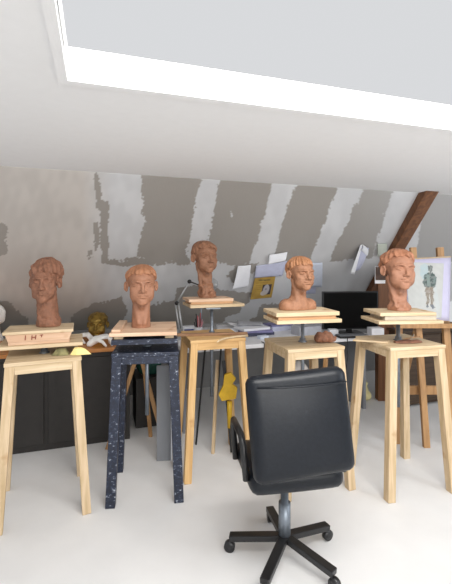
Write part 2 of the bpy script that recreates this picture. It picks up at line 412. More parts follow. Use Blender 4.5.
# ---------------------------------------------------------------- the room
YAW = R(18); U = Vector((math.cos(YAW), math.sin(YAW), 0)); N = Vector((-math.sin(YAW), math.cos(YAW), 0))
D0 = at_z(230, 346, .75); D0.z = 0                    # a point of the desk's front edge, on the floor
FOOT, TAN, ZK = 1.25, .80, .75                         # the sloping wall meets the low wall at this depth and height
CEIL = 2.1
def slope_p(u, z, off=0.0):                            # point of the sloping wall; off = distance out of it
    p = D0 + U*u + N*(FOOT-(z-ZK)/TAN); p.z = z
    return p + SN*off
SN = Vector((-N.x*TAN, -N.y*TAN, -1)).normalized()      # out of the slope, towards the room
def on_slope(px, py, off=0.0):
    d = Vector(((px-226)/F, 1, -(py-HZ)/F)); o = Vector((0, 0, CAMZ)); p0 = slope_p(0, ZK)+SN*off
    t = (p0-o).dot(SN)/d.dot(SN); return o+d*t
def noise2(x, y, s):
    rg = np.random.RandomState(s); o = 0
    for _ in range(9):
        a = rg.uniform(0, 6.28); f = rg.uniform(.5, 1.8); o = o+np.sin((x*np.cos(a)+y*np.sin(a))*f+rg.uniform(0, 6.28))
    return o/3
def in_poly(x, y, poly):
    r = np.zeros(x.shape, bool); n = len(poly)
    for i in range(n):
        x0, y0 = poly[i]; x1, y1 = poly[(i+1) % n]
        if y0 == y1: continue
        c = (y0 > y) != (y1 > y); r ^= c & (x < (x1-x0)*(y-y0)/(y1-y0)+x0)
    return r
def build_slope():
    st = .009; us = np.arange(-2.9, 3.6, st); zs = np.arange(ZK-.0, CEIL+.001, st*.62)
    Ug, Zg = np.meshgrid(us, zs, indexing='ij')
    X = D0.x+U.x*Ug+N.x*(FOOT-(Zg-ZK)/TAN); Y = D0.y+U.y*Ug+N.y*(FOOT-(Zg-ZK)/TAN)
    V = np.stack([X, Y, Zg], -1).reshape(-1, 3); a, b = Ug.shape
    I = np.arange(a*b).reshape(a, b); Q = np.stack([I[:-1, :-1], I[1:, :-1], I[1:, 1:], I[:-1, 1:]], -1).reshape(-1, 4)
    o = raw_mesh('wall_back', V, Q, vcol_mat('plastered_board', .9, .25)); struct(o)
    px = 226+X/Y*F; py = HZ-(Zg-CAMZ)/Y*F                # plan of the filler strips and painted-in cast shadows, taken over once from the photograph
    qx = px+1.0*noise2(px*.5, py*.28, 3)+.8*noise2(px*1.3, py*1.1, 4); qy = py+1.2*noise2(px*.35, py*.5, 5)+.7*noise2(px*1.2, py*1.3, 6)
    board = np.zeros(px.shape)  # bare board, plus wall shadows painted in the board colour
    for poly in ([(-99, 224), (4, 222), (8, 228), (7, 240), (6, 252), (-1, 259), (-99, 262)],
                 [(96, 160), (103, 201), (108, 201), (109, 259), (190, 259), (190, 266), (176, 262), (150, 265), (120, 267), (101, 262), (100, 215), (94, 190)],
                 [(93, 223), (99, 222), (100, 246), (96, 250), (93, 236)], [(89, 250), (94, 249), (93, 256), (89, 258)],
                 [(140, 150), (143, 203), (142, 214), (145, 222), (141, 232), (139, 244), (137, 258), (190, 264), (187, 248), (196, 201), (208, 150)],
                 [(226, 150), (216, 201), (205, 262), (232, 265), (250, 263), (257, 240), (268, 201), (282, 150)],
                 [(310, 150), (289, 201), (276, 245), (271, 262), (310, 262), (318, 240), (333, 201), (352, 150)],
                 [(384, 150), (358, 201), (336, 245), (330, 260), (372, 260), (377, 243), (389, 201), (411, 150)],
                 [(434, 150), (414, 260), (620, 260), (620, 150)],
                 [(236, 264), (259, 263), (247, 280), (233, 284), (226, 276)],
                 [(176, 288), (196, 284), (232, 292), (254, 292), (246, 306), (226, 318), (214, 334), (172, 334)],  # grey board, with the shade below the middle platform painted in
                 [(110, 300), (122, 297), (128, 312), (112, 345), (60, 345), (72, 315), (92, 304)],  # shadow halo of the gold head, painted as board
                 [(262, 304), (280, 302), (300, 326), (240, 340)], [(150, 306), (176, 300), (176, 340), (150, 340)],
                 [(-99, 306), (8, 300), (26, 318), (40, 345), (-99, 345)]):  # last patch: shadow of the plaster head, painted as board
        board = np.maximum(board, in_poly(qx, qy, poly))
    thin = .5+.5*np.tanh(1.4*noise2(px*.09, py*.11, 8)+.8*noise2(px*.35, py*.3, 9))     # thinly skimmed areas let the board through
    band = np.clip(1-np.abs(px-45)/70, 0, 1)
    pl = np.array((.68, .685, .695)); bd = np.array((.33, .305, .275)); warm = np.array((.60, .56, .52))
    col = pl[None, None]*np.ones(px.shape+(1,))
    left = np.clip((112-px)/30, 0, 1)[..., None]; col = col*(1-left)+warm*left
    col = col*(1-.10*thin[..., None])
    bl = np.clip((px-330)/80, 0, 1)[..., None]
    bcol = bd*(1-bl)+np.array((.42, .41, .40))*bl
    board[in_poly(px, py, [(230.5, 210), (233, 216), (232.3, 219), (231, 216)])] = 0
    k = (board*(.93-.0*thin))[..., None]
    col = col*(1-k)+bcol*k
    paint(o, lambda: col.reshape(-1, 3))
    so = o.modifiers.new('solid', 'SOLIDIFY'); so.thickness = .013; so.offset = -1
    return o
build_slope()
def quad_slab(name, pts, m, z0, z1): return struct(MB().prism([(p.x, p.y) for p in pts], z0, z1).build(name, m))
cl, cr = D0+U*-2.9, D0+U*3.6
back = N*FOOT
kn = MB(); kn.prism([(p.x, p.y) for p in (cl+back, cr+back, cr+back+N*.08, cl+back+N*.08)], 0, ZK)
struct(kn.build('wall_low', mat('grey_low_wall', (.27, .265, .26), .85, var=.06, scale=6)))
quad_slab('floor', [cl+N*-7, cr+N*-7, cr+back+N*.2, cl+back+N*.2], FLOORM, -.05, 0)
ct = N*(FOOT-(CEIL-ZK)/TAN+.03)
def pt(u, n): p = D0+U*u+N*n; return (p.x, p.y)
OU0, OU1, ON0, ON1 = -1.2, .7, -3.1, -1.9               # opening added to the flat ceiling to let the overhead key through
NE = FOOT-(CEIL-ZK)/TAN+.03
ce = MB()
for a, b, c, d in ((-2.9, 3.6, ON1, NE), (-2.9, 3.6, -5.5, ON0), (-2.9, OU0, ON0, ON1), (OU1, 3.6, ON0, ON1)):
    ce.prism([pt(a, c), pt(b, c), pt(b, d), pt(a, d)], CEIL, CEIL+.04)
struct(ce.build('ceiling', CEILM))
wf = MB()
for a, b, c, d in ((OU0-.03, OU1+.03, ON1, ON1+.03), (OU0-.03, OU1+.03, ON0-.03, ON0), (OU0-.03, OU0, ON0, ON1), (OU1, OU1+.03, ON0, ON1)):
    wf.prism([pt(a, c), pt(b, c), pt(b, d), pt(a, d)], CEIL-.012, CEIL+.10)
struct(wf.build('added_opening_frame', CEILM, bevel=.003))  # lining of the ceiling opening added for the overhead key
# rafter across the slope and the post under it
rb = MB()
a0, a1 = on_slope(370.5, 291), on_slope(420.5, 201); d = (a1-a0).normalized(); a1 = a1+d*.35; a0 = a0-d*.10
side = d.cross(SN).normalized()
rb.add([tuple(p+side*(s*.068)+SN*k) for p in (a0, a1) for s, k in ((-1, -.01), (1, -.01), (1, .07), (-1, .07))],
       [(3, 2, 1, 0), (4, 5, 6, 7), (0, 1, 5, 4), (1, 2, 6, 5), (2, 3, 7, 6), (3, 0, 4, 7)])
beam = struct(rb.build('trim_1', DARKBEAM, bevel=.004))
pp = at(384, 300, 4.3)
struct(MB().box((pp.x, pp.y, .66), (.16, .10, 1.32)).build('trim_2', DARKBEAM, bevel=.004))
# ---------------------------------------------------------------- modelling stands
def solve(ax, ay, bx, rot, L):                          # front edge of known length and turn, seen between two columns
    a, b = (ax-226)/F, (bx-226)/F; c, s = math.cos(rot), math.sin(rot)
    Y = (L*c-b*L*s)/(b-a); P = at(ax, ay, Y); return P
def stand(label, ax, ay, bx, rot, L, plat, W, leg=.052, mats=None, splay=.055, drop=.46):
    P = solve(ax, ay, bx, rot, L); z = P.z; c, s = math.cos(rot), math.sin(rot)
    ctr = P + Vector((c, s, 0))*L/2 + Vector((-s, c, 0))*L/2
    t = thing('modelling_stand', label, 'sculpting stand', (ctr.x, ctr.y, 0), rot, 'wooden modelling stands in a row')
    top, rail, legm, platm = mats; h = L/2; tt = .022; rh = .048
    MB().box((0, 0, z-tt/2), (L, L, tt)).build('stool_top', top, t, .003)
    for sx, sy in ((-1, -1), (1, -1), (1, 1), (-1, 1)):
        o = h-leg/2-.004; ft = o+splay
        MB().bar((sx*o, sy*o, z-tt), (sx*ft, sy*ft, 0), leg, leg, (0, 1, 0)).build('leg', legm, t, .003)
    for k in range(4):
        M = Matrix.Rotation(k*math.pi/2, 4, 'Z')
        b = MB().box((0, -(h-.016), z-tt-rh/2), (L-2*leg-.006, .022, rh), M)
        b.build('apron', rail, t, .002)
    # the column comes up through the stool and carries the turning platform
    pax, pay, pbx, prot, pd, pt = plat
    PL = W; Q = solve(pax, pay, pbx, prot, PL); pz = Q.z
    pc = Q + Vector((math.cos(prot), math.sin(prot), 0))*PL/2 + Vector((-math.sin(prot), math.cos(prot), 0))*pd/2
    pole = MB().lathe([(.013, z-drop), (.013, pz-pt-.004)]).build('pole', STEEL, t)
    nest(MB().lathe([(.030, z), (.030, z+.006), (.021, z+.010), (.021, z+.026)]).build('collar', STEEL, t), pole)
    lp = Matrix.Rotation(-rot, 3, 'Z') @ (pc-ctr)
    MB().box((0, 0, 0), (PL, pd, pt)).build('platform', platm, t, .002, loc=(lp.x, lp.y, pz-pt/2), rot=(0, 0, prot-rot))
    M = Matrix.Translation(Vector((0, 0, pz-pt))); nest(MB().box((0, 0, -.004), (.11, .11, .008), M).build('mounting_plate', STEEL, t, .001), pole)
    return dict(o=t, ctr=ctr, z=z, pc=pc, pz=pz, prot=prot, pw=PL, pd=pd)
def board(st, name, label, cat, w, d, t, dx, dy, z, m, rot=0, bevel=.002, group=None, taper=None):
    o = MB().box((0, 0, t/2), (w, d, t), taper=taper).build(name, m, None, bevel)
    c = st['pc']; r = st['prot']
    o.location = (c.x+dx*math.cos(r)-dy*math.sin(r), c.y+dx*math.sin(r)+dy*math.cos(r), z); o.rotation_euler = (0, 0, r+rot)
    return tag(o, label, cat, group) if label else o
WOODS = (PALE, PALE, PALEZ, PALE)
S1 = stand('pale pine modelling stand at the far left, under the roughest brick-red head', 3.5, 364, 81.7, R(24), .41, (-4, 347.5, 82.8, R(20), .30, .022), .47, mats=WOODS, leg=.05, drop=.07)
S2 = stand('modelling stand covered in splashed dark blue paint', 111, 354, 178.7, R(8), .41, (111, 340.5, 177.5, R(8), .38, .030), .40, mats=(BLUE,)*4, leg=.058, splay=.035)
S3 = stand('honey-coloured modelling stand in the middle, a long brown stick lying on its top', 190.4, 341, 246, R(16), .40, (190.4, 305.4, 244.6, R(18), .27, .022), .42, mats=(HONEY, HONEY, HONEYZ, PALE), leg=.05)
S4 = stand('pale pine modelling stand behind the black chair, a clay lump on its top', 288, 350, 345, R(16), .41, (277, 321, 342, R(12), .27, .022), .42, mats=WOODS)
S5 = stand('pale pine modelling stand at the right in front of the easel', 390.6, 348, 446, R(13), .41, (379, 321.5, 444, R(5), .27, .020), .43, mats=WOODS)
# boards under the heads
z = S1['pz']
t1 = thing('work_board', 'tapered pinkish pine box board with reddish marks, on the far left stand', 'board', (S1['pc'].x, S1['pc'].y, z), S1['prot'], 'work boards under the heads')
MB().box((-.01, -.02, .010), (.335, .22, .020)).build('batten', PINK, t1, .002)
MB().box((-.01, -.02, .042), (.365, .245, .046), taper=(.91, .95)).build('body', PINK, t1, .002)
MB().box((-.012, -.02, .074), (.385, .26, .018)).build('top_board', PALE, t1, .003)
mk = MB(); fy = -.02-.1225                                # three hand-drawn signs on the front: a bar, an H, a small wedge
def stroke(x0, z0, x1, z1, w=.005): mk.bar((x0, fy+.0035-.0038*(z0-.042)/.023*0, z0), (x1, fy+.0035, z1), w, .009, (0, 1, 0))
for strokes in (((-.085, .030, -.083, .058),), ((-.050, .030, -.048, .056), (-.030, .031, -.027, .057), (-.0505, .043, -.027, .045)), ((-.006, .055, .012, .056), (.003, .042, .004, .0555))):
    mk = MB()
    for s_ in strokes: stroke(*s_)
    mk.build('painted_mark', MARK, t1)
TOP1 = z+.083
z = S2['pz']
t2 = thing('work_board', 'broad pinkish board with a loose strip along its left edge, on the blue stand', 'board', (S2['pc'].x, S2['pc'].y, z), S2['prot'], 'work boards under the heads')
for sx in (-1, 1): MB().box((sx*.155-.005, .01, .0095), (.055, .34, .019)).build('batten', PALEY, t2, .002)
MB().box((-.008, .03, .0305), (.41, .43, .022)).build('top_board', PINK, t2, .003)
MB().box((-.175, .04, .0505), (.055, .40, .018)).build('edge_strip', PINK, t2, .003, rot=(0, 0, 0))
TOP2 = z+.0415
z = S3['pz']
board(S3, 'board', 'narrow brown strip of board sandwiched under the thin-necked middle head', 'board', .325, .20, .018, -.035, .0, z, REDW, group='boards under the middle head')
board(S3, 'work_board', 'pale clay-smeared board directly under the middle head', 'board', .345, .23, .021, -.04, .012, z+.018, PINK, group='work boards under the heads'); TOP3 = z+.039
z = S4['pz']
board(S4, 'board', 'reddish middle board of the pile under the bust with shoulders', 'board', .375, .22, .020, -.005, 0, z, REDW)
board(S4, 'work_board', 'thick pale top board carrying the bust with shoulders', 'board', .41, .26, .024, -.004, .008, z+.020, PALE, group='work boards under the heads'); TOP4 = z+.044
z = S5['pz']
board(S5, 'board', 'weathered grey board sandwiched under the largest head at right', 'board', .345, .21, .029, .012, 0, z, GREYW)
board(S5, 'work_board', 'pale top board under the largest head at right', 'board', .375, .25, .021, -.008, .012, z+.029, PALE, group='work boards under the heads'); TOP5 = z+.050
# ---------------------------------------------------------------- the five clay heads
def place(i, name, label, st, top, p, yaw, cx, chin, crown):
    base = at_z(cx, 400, top)                              # column of the neck; depth is that of the board
    Y = st['pc'].y+p.get('dy', 0); x = (cx-226)/F*Y
    zc = CAMZ-(chin-HZ)/F*Y; zt = CAMZ-(crown-HZ)/F*Y
    s = (zt-zc)/p.get('tall', .239); p['neck'] = (zc-top)/s
    print('HEAD', i, 'scale %.3f neck %.3f Y %.2f' % (s, p['neck'], Y))
    o = bust(name, p, CLAY[i], (x, Y, zc), yaw, s, CLAYH[i])
    return tag(o, label, 'clay head', 'clay portrait heads')
HP = [
 dict(neckrough=.0032, neckr=.056, base=(.016, .03), clump=1.10, rough=.0011, lump=.0012, scar=1.0, hair=.015, lockamp=.0080, locks=9, tall=.247, fringe=.168, jag=.014, seed=4, bulk=.008, side=.004, w=.98, lid=1.0, swirl=14, crown=.008),
 dict(full=1.11, neckr=.046, base=(.0, .03), flare=1.12, rough=.0004, hair=.011, lockamp=.0036, locks=12, fringe=.180, jag=.006, seed=8, w=1.0, jaw=1.05, lid=.4, swirl=14, crown=.002),
 dict(full=1.14, neckrough=.0052, neckr=.043, flare=1.2, base=(.024, .012), clump=1.3, rough=.0007, hair=.010, lockamp=.0048, locks=10, fringe=.183, jag=.008, seed=12, w=.98, lid=.5, swirl=22, crown=.004),
 dict(full=1.13, neckr=.045, base=(0, .04), shoulder=(.120, .070, .075), rough=.0007, hair=.010, lockamp=.0040, locks=15, fringe=.176, jag=.008, seed=15, w=.97, lid=1.2, swirl=12, crown=.004),
 dict(full=1.06, neckrough=.005, neckr=.043, flare=1.2, base=(.014, .018), clump=1.22, rough=.0005, hair=.013, lockamp=.0040, locks=9, fringe=.188, jag=.005, seed=21, w=1.02, jaw=1.05, lid=.9, roll=R(3), pitch=R(-3), swirl=26, bulk=.007, crown=.004)]
place(0, 'clay_bust', 'brick-red clay head with gouged surface and tousled hair, at the far left', S1, TOP1, HP[0], R(13), 45.0, 301.5, 258.5)
place(1, 'clay_bust', 'smooth orange clay head with combed fringe, facing front above the blue stand', S2, TOP2, HP[1], R(16), 141.5, 304, 264.0)
place(2, 'clay_bust', 'brown clay head raised highest, with curls and a ragged neck foot', S3, TOP3, HP[2], R(28), 204.7, 272.5, 240.5)
place(3, 'clay_bust', 'ochre clay bust with shoulders and short hair, turned to the right', S4, TOP4, HP[3], R(20), 300.6, 289.5, 256.0)
place(4, 'clay_bust', 'largest pinkish clay head with rounded cap of curls, in front of the easel', S5, TOP5, HP[4], R(3), 398, 289.5, 248.5)
# ---------------------------------------------------------------- left shelf table and what stands on it
LT = .78
lf = at_z(100, 348.8, LT); lf.z = 0
tl0 = thing('side_table', 'orange varnished table with a black cupboard front, behind the left stands', 'table', tuple(lf), YAW)
MB().box((-.72, .34, LT-.014), (2.0, .68, .028)).build('tabletop', ORANGE, tl0, .003)
MB().box((-.72, .34, (LT-.028)/2), (1.92, .60, LT-.028)).build('cupboard', CABINET, tl0, .003)
for k in (-1.35, -.72, -.09): MB().box((k, .036, .38), (.60, .018, .66)).build('door', CABINET, tl0, .004)
def on_table(px, py, z=LT): return at_z(px, py, z)
g = on_table(94.5, 341)
gp = dict(full=1.12, rough=.0007, hair=.008, lockamp=.002, locks=9, fringe=.19, jag=.003, seed=31, w=1.06, jaw=1.2, lid=.8, neckr=.045, h=.0034, clump=1.1, neck=.035, bulk=.002)
sg = (27.0/F*g.y)/.262
tag(bust('gold_bust', gp, GOLD, (g.x, g.y+.09, LT+gp['neck']*sg), R(8), sg), 'gold mask-like head on the orange table, between two stands', 'gold head')
w = on_table(-15, 342)
wp = dict(rough=.001, hair=.012, lockamp=.004, locks=8, fringe=.16, jag=.01, seed=41, neckr=.055, h=.004, clump=1.25, neck=.06, bulk=.006)
sw = 1.14
tag(bust('plaster_bust', wp, PLASTER, (w.x+.015, w.y+.02, LT+wp['neck']*sw), R(-70), sw), 'white plaster head cut off by the left edge of the photo', 'plaster head')
def hand(label, loc, rz, mir=1, s=1.0):
    def fn(P):
        Q = P.copy(); Q[..., 0] *= mir
        d = s_ell(Q, (0, .020, .052), (.036, .040, .016), rotm('X', -.35))
        d = smin(d, s_cap(Q, (0, .045, .040), (0, .078, .018), .024, .020), .02)
        for i, (x, l) in enumerate(((-.027, .9), (-.009, 1.05), (.009, 1.0), (.026, .82))):
            sp = x*1.5
            d = smin(d, s_chain(Q, [(x, -.006, .058), (sp*.95, -.034*l, .060), (sp*1.05, -.056*l, .038), (sp*1.05, -.060*l, .009)], [.0110, .0104, .0092, .0078]), .011)
        d = smin(d, s_chain(Q, [(-.030, .030, .044), (-.046, .004, .034), (-.050, -.016, .009)], [.0120, .0100, .0080]), .010)
        return smax(d, -P[..., 2]+.0005, .002)
    o = sdf_obj('plaster_hand', fn, (-.075, -.085, -.004), (.075, .11, .085), .0028, PLASTER, None)
    o.location = loc; o.rotation_euler = (0, 0, rz)
    if s != 1: o.data.transform(Matrix.Diagonal((s, s, s, 1)))
    return tag(o, label, 'plaster hand', 'white plaster hands')
h1 = on_table(83.5, 343); h2 = on_table(102.5, 345.8)
hand('white plaster hand just right of the tapered board, left of the gold head', (h1.x, h1.y, LT), R(100), 1, 1.2)
hand('white plaster hand between the gold head and the blue stand', (h2.x, h2.y, LT), R(112), 1, 1.3)
# cloth, folded yellow paper, wedge of wood and a twig thing behind the tray
def fold(name, label, cat, c, pts, h, m):
    b = MB(); n = len(pts); V = [(x, y, 0) for x, y in pts]+[(x*.55, y*.55, h*(1+.3*math.sin(3*i))) for i, (x, y) in enumerate(pts)]+[(0, 0, h*1.25)]
    Fc = [(i, (i+1) % n, n+(i+1) % n, n+i) for i in range(n)]+[(n+i, n+(i+1) % n, 2*n) for i in range(n)]+[tuple(range(n))[::-1]]
    o = b.add(V, Fc).build(name, m, None, .002); o.location = c; return tag(o, label, cat)
y1 = at_z(77, 355, S1['z']); zt1 = S1['z']
fold('yellow_paper', 'crumpled bright yellow paper on the back corner of the far left stand top', 'paper', (y1.x, y1.y+.02, zt1+.0015), [(-.04, -.03), (.0, -.035), (.085, -.005), (.04, .02), (-.02, .03), (-.045, .02)], .035, YELPAPER)
y2 = at_z(60, 355.5, zt1)
fold('olive_stone', 'olive lump on the far left stand, left of the yellow paper', 'stone', (y2.x, y2.y+.02, zt1+.0015), [(-.05, -.03), (.01, -.035), (.05, -.02), (.04, .03), (-.01, .035), (-.05, .02)], .032, OLIVE)
# ---------------------------------------------------------------- white desk
DZ = .75
dk = thing('desk', 'long white desk along the low wall, strewn with papers', 'desk', (D0.x, D0.y, 0), YAW)
MB().box((.55, .50, DZ-.018), (1.94, 1.0, .036)).build('desktop', DESKW, dk, .003)
for k in (-.38, 1.46): MB().box((k, .52, (DZ-.036)/2), (.03, .86, DZ-.036)).build('side_panel', GREYPANEL, dk, .002)
def dp(u, v, z=DZ): p = D0+U*u+N*v; p.z = z; return p
def on_desk(px, py, z=DZ): return at_z(px, py, z)
# monitor
mc = at(350, 310, 4.1); mw, mh = 57.5/F*4.1, .385
mo = thing('monitor', 'black computer monitor on the desk behind the two right-hand heads', 'monitor', (mc.x, mc.y, DZ), R(6))
MB().box((0, 0, .236), (mw, .035, mh)).build('housing', BLACK, mo, .004)
MB().box((0, -.0185, .236), (mw-.024, .003, mh-.026)).build('screen', SCREEN, mo)
MB().bar((0, .03, .01), (0, .03, .30), .06, .02, (0, 1, 0)).build('stand_column', BLACK, mo, .002)
MB().box((0, .02, .006), (.24, .18, .012)).build('stand_foot', BLACK, mo, .003)
# anglepoise lamp
e0 = on_desk(181.5, 338); YL = e0.y; e1 = at(176.8, 303, YL+.02); e2 = at(189.5, 281.5, YL+.02); e3 = at(199, 285, YL); e4 = at(210, 282, YL)
la = thing('desk_lamp', 'jointed metal desk lamp clamped to the desk, its head behind the middle clay head', 'lamp', tuple(e0))
o0 = Vector(e0)
def rel(p): return tuple(Vector(p)-o0)
MB().lathe([(.075, 0), (.075, .012), (.065, .022), (.018, .026), (.014, .05)]).build('base', LAMPM, la)
for dx in (-.014, .014):
    MB().tube([rel(e0+Vector((dx, 0, .03))), rel(e1+Vector((dx, 0, 0)))], .009).build('lower_arm', LAMPM, la)
    MB().tube([rel(e1+Vector((dx*.7, 0, dx))), rel(e2+Vector((dx*.7, 0, dx)))], .0065).build('upper_arm', LAMPM, la)
for e in (e1, e2): MB().lathe([(.006, -.02), (.019, -.016), (.019, .016), (.006, .02)], M=Matrix.Translation(Vector(rel(e))) @ Matrix.Rotation(math.pi/2, 4, 'X')).build('joint', BLACK, la)
MB().tube([rel(e2), rel(e3), rel(e4)], .006).build('head_arm', BLACK, la)
sh = Matrix.Translation(Vector(rel(at(211.5, 284, YL)))) @ Matrix.Rotation(R(90), 4, 'X') @ Matrix.Rotation(R(25), 4, 'Y')
shade = MB().lathe([(.056, .0), (.054, .03), (.042, .07), (.022, .095), (.018, .12)], M=sh).build('lamp_shade', LAMPM, la)
nest(MB().lathe([(.012, .0), (.028, .01), (.030, .03), (.014, .06)], M=sh).build('bulb', WHITEP, la), shade)
# small framed box and pen pot
b1 = on_desk(188, 336)
bx = thing('small_box', 'small white box with a dark blue front beside the lamp arm', 'box', (b1.x, b1.y+.03, DZ), YAW)
hb = 9.5/F*b1.y
MB().box((0, 0, hb/2), (.125, .07, hb)).build('carton', WHITEP, bx, .003)
MB().box((0, -.036, hb*.45), (.095, .003, hb*.55)).build('front_label', BLUEL, bx)
b2 = on_desk(198, 336.5); hp = 9/F*b2.y
pt = thing('pen_pot', 'white pot of pencils and brushes on the desk behind the honey stand', 'pot', (b2.x, b2.y+.04, DZ), 0)
MB().lathe([(.036, 0), (.040, hp), (.036, hp), (.033, .01)]).build('pot', WHITEP, pt)
for k in range(9):
    a = k*2.4; r0, r1 = .015, .032+.008*(k % 3); hh = hp+.05+.028*(k % 4)
    pn = MB().tube([(r0*math.cos(a), r0*math.sin(a), .012), (r1*math.cos(a), r1*math.sin(a), hh)], .0042, 8).build('pen', PENS[k % 3], None)
    pn.location = (b2.x, b2.y+.04, DZ); tag(pn, 'thin pencil or brush standing in the white pot on the desk', 'pencil', 'pencils in the white pot')
rd = MB().tube([(0, 0, .004), (.004, 0, .40)], .007, 8).build('ruler', STEEL, None); rd.location = at(201, 334, b2.y+.12); rd.location.z = DZ
tag(rd, 'tall thin grey rod upright behind the pencil pot', 'rod')
# piles of paper
rg = random.Random(5)
def pile(specs):
    for (label, cat, name, px, py, w, d, t, z, rz, m) in specs:
        p = on_desk(px, py, DZ); o = MB().box((0, 0, t/2), (w, d, t)).build(name, m, None, .0015)
        o.location = (p.x, p.y, z); o.rotation_euler = (0, 0, YAW+rz); tag(o, label, cat, 'papers and folders piled on the desk')
pile([('navy folder lowest in the pile right of the honey stand', 'folder', 'folder', 256, 334, .30, .22, .030, DZ, .10, DARKP),
      ('violet folder in the middle of the pile right of the honey stand', 'folder', 'folder', 255, 334, .31, .23, .022, DZ+.030, -.12, PURP),
      ('thick pale stack of sheets on the violet folder', 'paper', 'paper_stack', 252, 334, .30, .21, .022, DZ+.052, .16, WHITEP),
      ('thick white stack of sheets beside the lower left of the pile', 'paper', 'paper_stack', 227, 331, .22, .26, .046, DZ, -.25, WHITEP),
      ('lavender folder farther back under the shoulder bust platform', 'folder', 'folder', 277, 329, .28, .22, .045, DZ, .2, LAV),
      ('dark folder on the lavender one under the shoulder bust platform', 'folder', 'folder', 278, 329, .26, .20, .014, DZ+.045, .05, PURP),
      ('white carton behind the edge of the right stand, below the monitor', 'box', 'paper_box', 375.5, 335, .13, .10, .075, DZ, -.2, WHITEP),
      ('grey envelope left of the monitor foot behind the clay lump', 'paper', 'envelope', 306, 334, .26, .16, .085, DZ, .1, GREYP)])
c0 = on_desk(244, 332)
for i, (dx, dz, rz, m, lab) in enumerate(((-.02, .0765, .5, WHITEP, 'loose white sheet lying askew on top of the paper pile'), (.06, .0785, -.35, GREYP, 'loose grey sheet lying across the top of the paper pile'))):
    q = [Vector((c0.x+dx, c0.y+.02, DZ+dz)) + Matrix.Rotation(YAW+rz, 3, 'Z') @ Vector(v) for v in ((-.13, .10, .022), (.13, .10, .004), (.13, -.10, .002), (-.13, -.10, .01))]
    tag(sheet('paper_sheet', q, m, bend=.012, seed=i), lab, 'paper')
kb = on_desk(352, 337)
ky = thing('keyboard', 'dark keyboard lying below the monitor', 'keyboard', (kb.x, kb.y, DZ), R(10))
MB().box((0, 0, .010), (.30, .12, .020)).build('keyboard_body', BLACK, ky, .003)
kk = MB()
for i in range(14):
    for j in range(5): kk.box((-.136+i*.021, -.045+j*.0215, .0225), (.017, .017, .006))
kk.build('keys', GREYPANEL, ky)
cb = on_desk(331, 335); tag(MB().box((0, 0, .03), (.09, .08, .06)).build('white_adapter', WHITEP, None, .006, loc=(cb.x+.02, cb.y, DZ)), 'small white block on the desk between the clay lump and the keyboard', 'box')
bt = on_desk(263, 338.5); tag(MB().box((0, 0, .014), (.10, .06, .028)).build('blue_notebook', BLUEP, None, .003, loc=(bt.x, bt.y, DZ), rot=(0, 0, .5)), 'little pale blue notebook on the desk edge under the folder pile', 'notebook')
# cable hanging from the desk edge
for px, y0, y1_, lab in ((264, 340, 384, 'thin black cable hanging off the desk edge left of the shoulder bust stand'), (347, 337, 384, 'thin black cable hanging between the two right-hand stands')):
    k_ = (px-226)/F; uu = (k_*D0.y-D0.x)/(U.x-k_*U.y); a = dp(uu, -.008)
    pts = [a+N*.06+Vector((0, 0, .006)), a+N*.006+Vector((0, 0, .007)), a+Vector((0, 0, -.004)), a+Vector((0, 0, -.04)), a+Vector((.0, 0, -.2)), a+Vector((-.03, .02, -.45)), a+Vector((.02, .05, -.73))]
    tag(MB().tube(pts, .004, 8).build('cable', BLACK), lab, 'cable')
# ---------------------------------------------------------------- papers pinned to the sloping wall
def corners(pts, off=.006, lift=(0, 0, 0, 0)): return [on_slope(x, y, off+l) for (x, y), l in zip(pts, lift)]
tag(sheet('paper_sheet', corners([(238, 266), (251, 265), (248, 287), (232, 290)], .008, (0, 0, .05, .10)), WHITEP, bend=.012), 'white sheet curling off the sloping wall, left of the yellow poster', 'paper', 'papers pinned to the sloping wall')
tag(sheet('paper_sheet', corners([(256, 266), (287, 261), (282, 276), (254, 278)], .007, (0, 0, .03, .02)), LAV, bend=.008), 'lavender sheet pinned above the yellow poster', 'paper', 'papers pinned to the sloping wall')
tag(sheet('paper_sheet', corners([(269.5, 255), (287.5, 252), (285.5, 260.5), (268, 264.5)], .016, (0, 0, .05, .05)), WHITEP, bend=.006), 'small torn white sheet pinned highest, above the lavender one', 'paper', 'papers pinned to the sloping wall')
tag(sheet('paper_sheet', corners([(309.5, 263), (322.5, 262.5), (322, 287), (308.5, 287.5)], .010, (0, 0, .03, .03)), BLUEP, bend=.006), 'pale blue upright sheet right beside the face of the shoulder bust', 'paper', 'papers pinned to the sloping wall')
tag(sheet('paper_sheet', corners([(307, 287), (316, 287), (315.5, 293.5), (306, 294)], .004), LAV, bend=.003), 'small bluish slip below the upright sheet beside the shoulder bust', 'paper', 'papers pinned to the sloping wall')
tag(sheet('note', corners([(377.5, 244), (387, 243.5), (387, 256), (377.5, 256.5)], .012, (0, 0, .02, .02)), mat('pale_green_paper', (.58, .62, .54), .8, var=.04), bend=.003), 'pale greenish note pinned beside the rafter above the largest head', 'note')
tag(MB().box((0, 0, 0), (.045, .012, .045)).build('black_clip', BLACK, None, .002, loc=on_slope(281, 273, .02), rot=(.3, 0, YAW)), 'small black block on the wall beside the hair of the shoulder bust', 'clip')
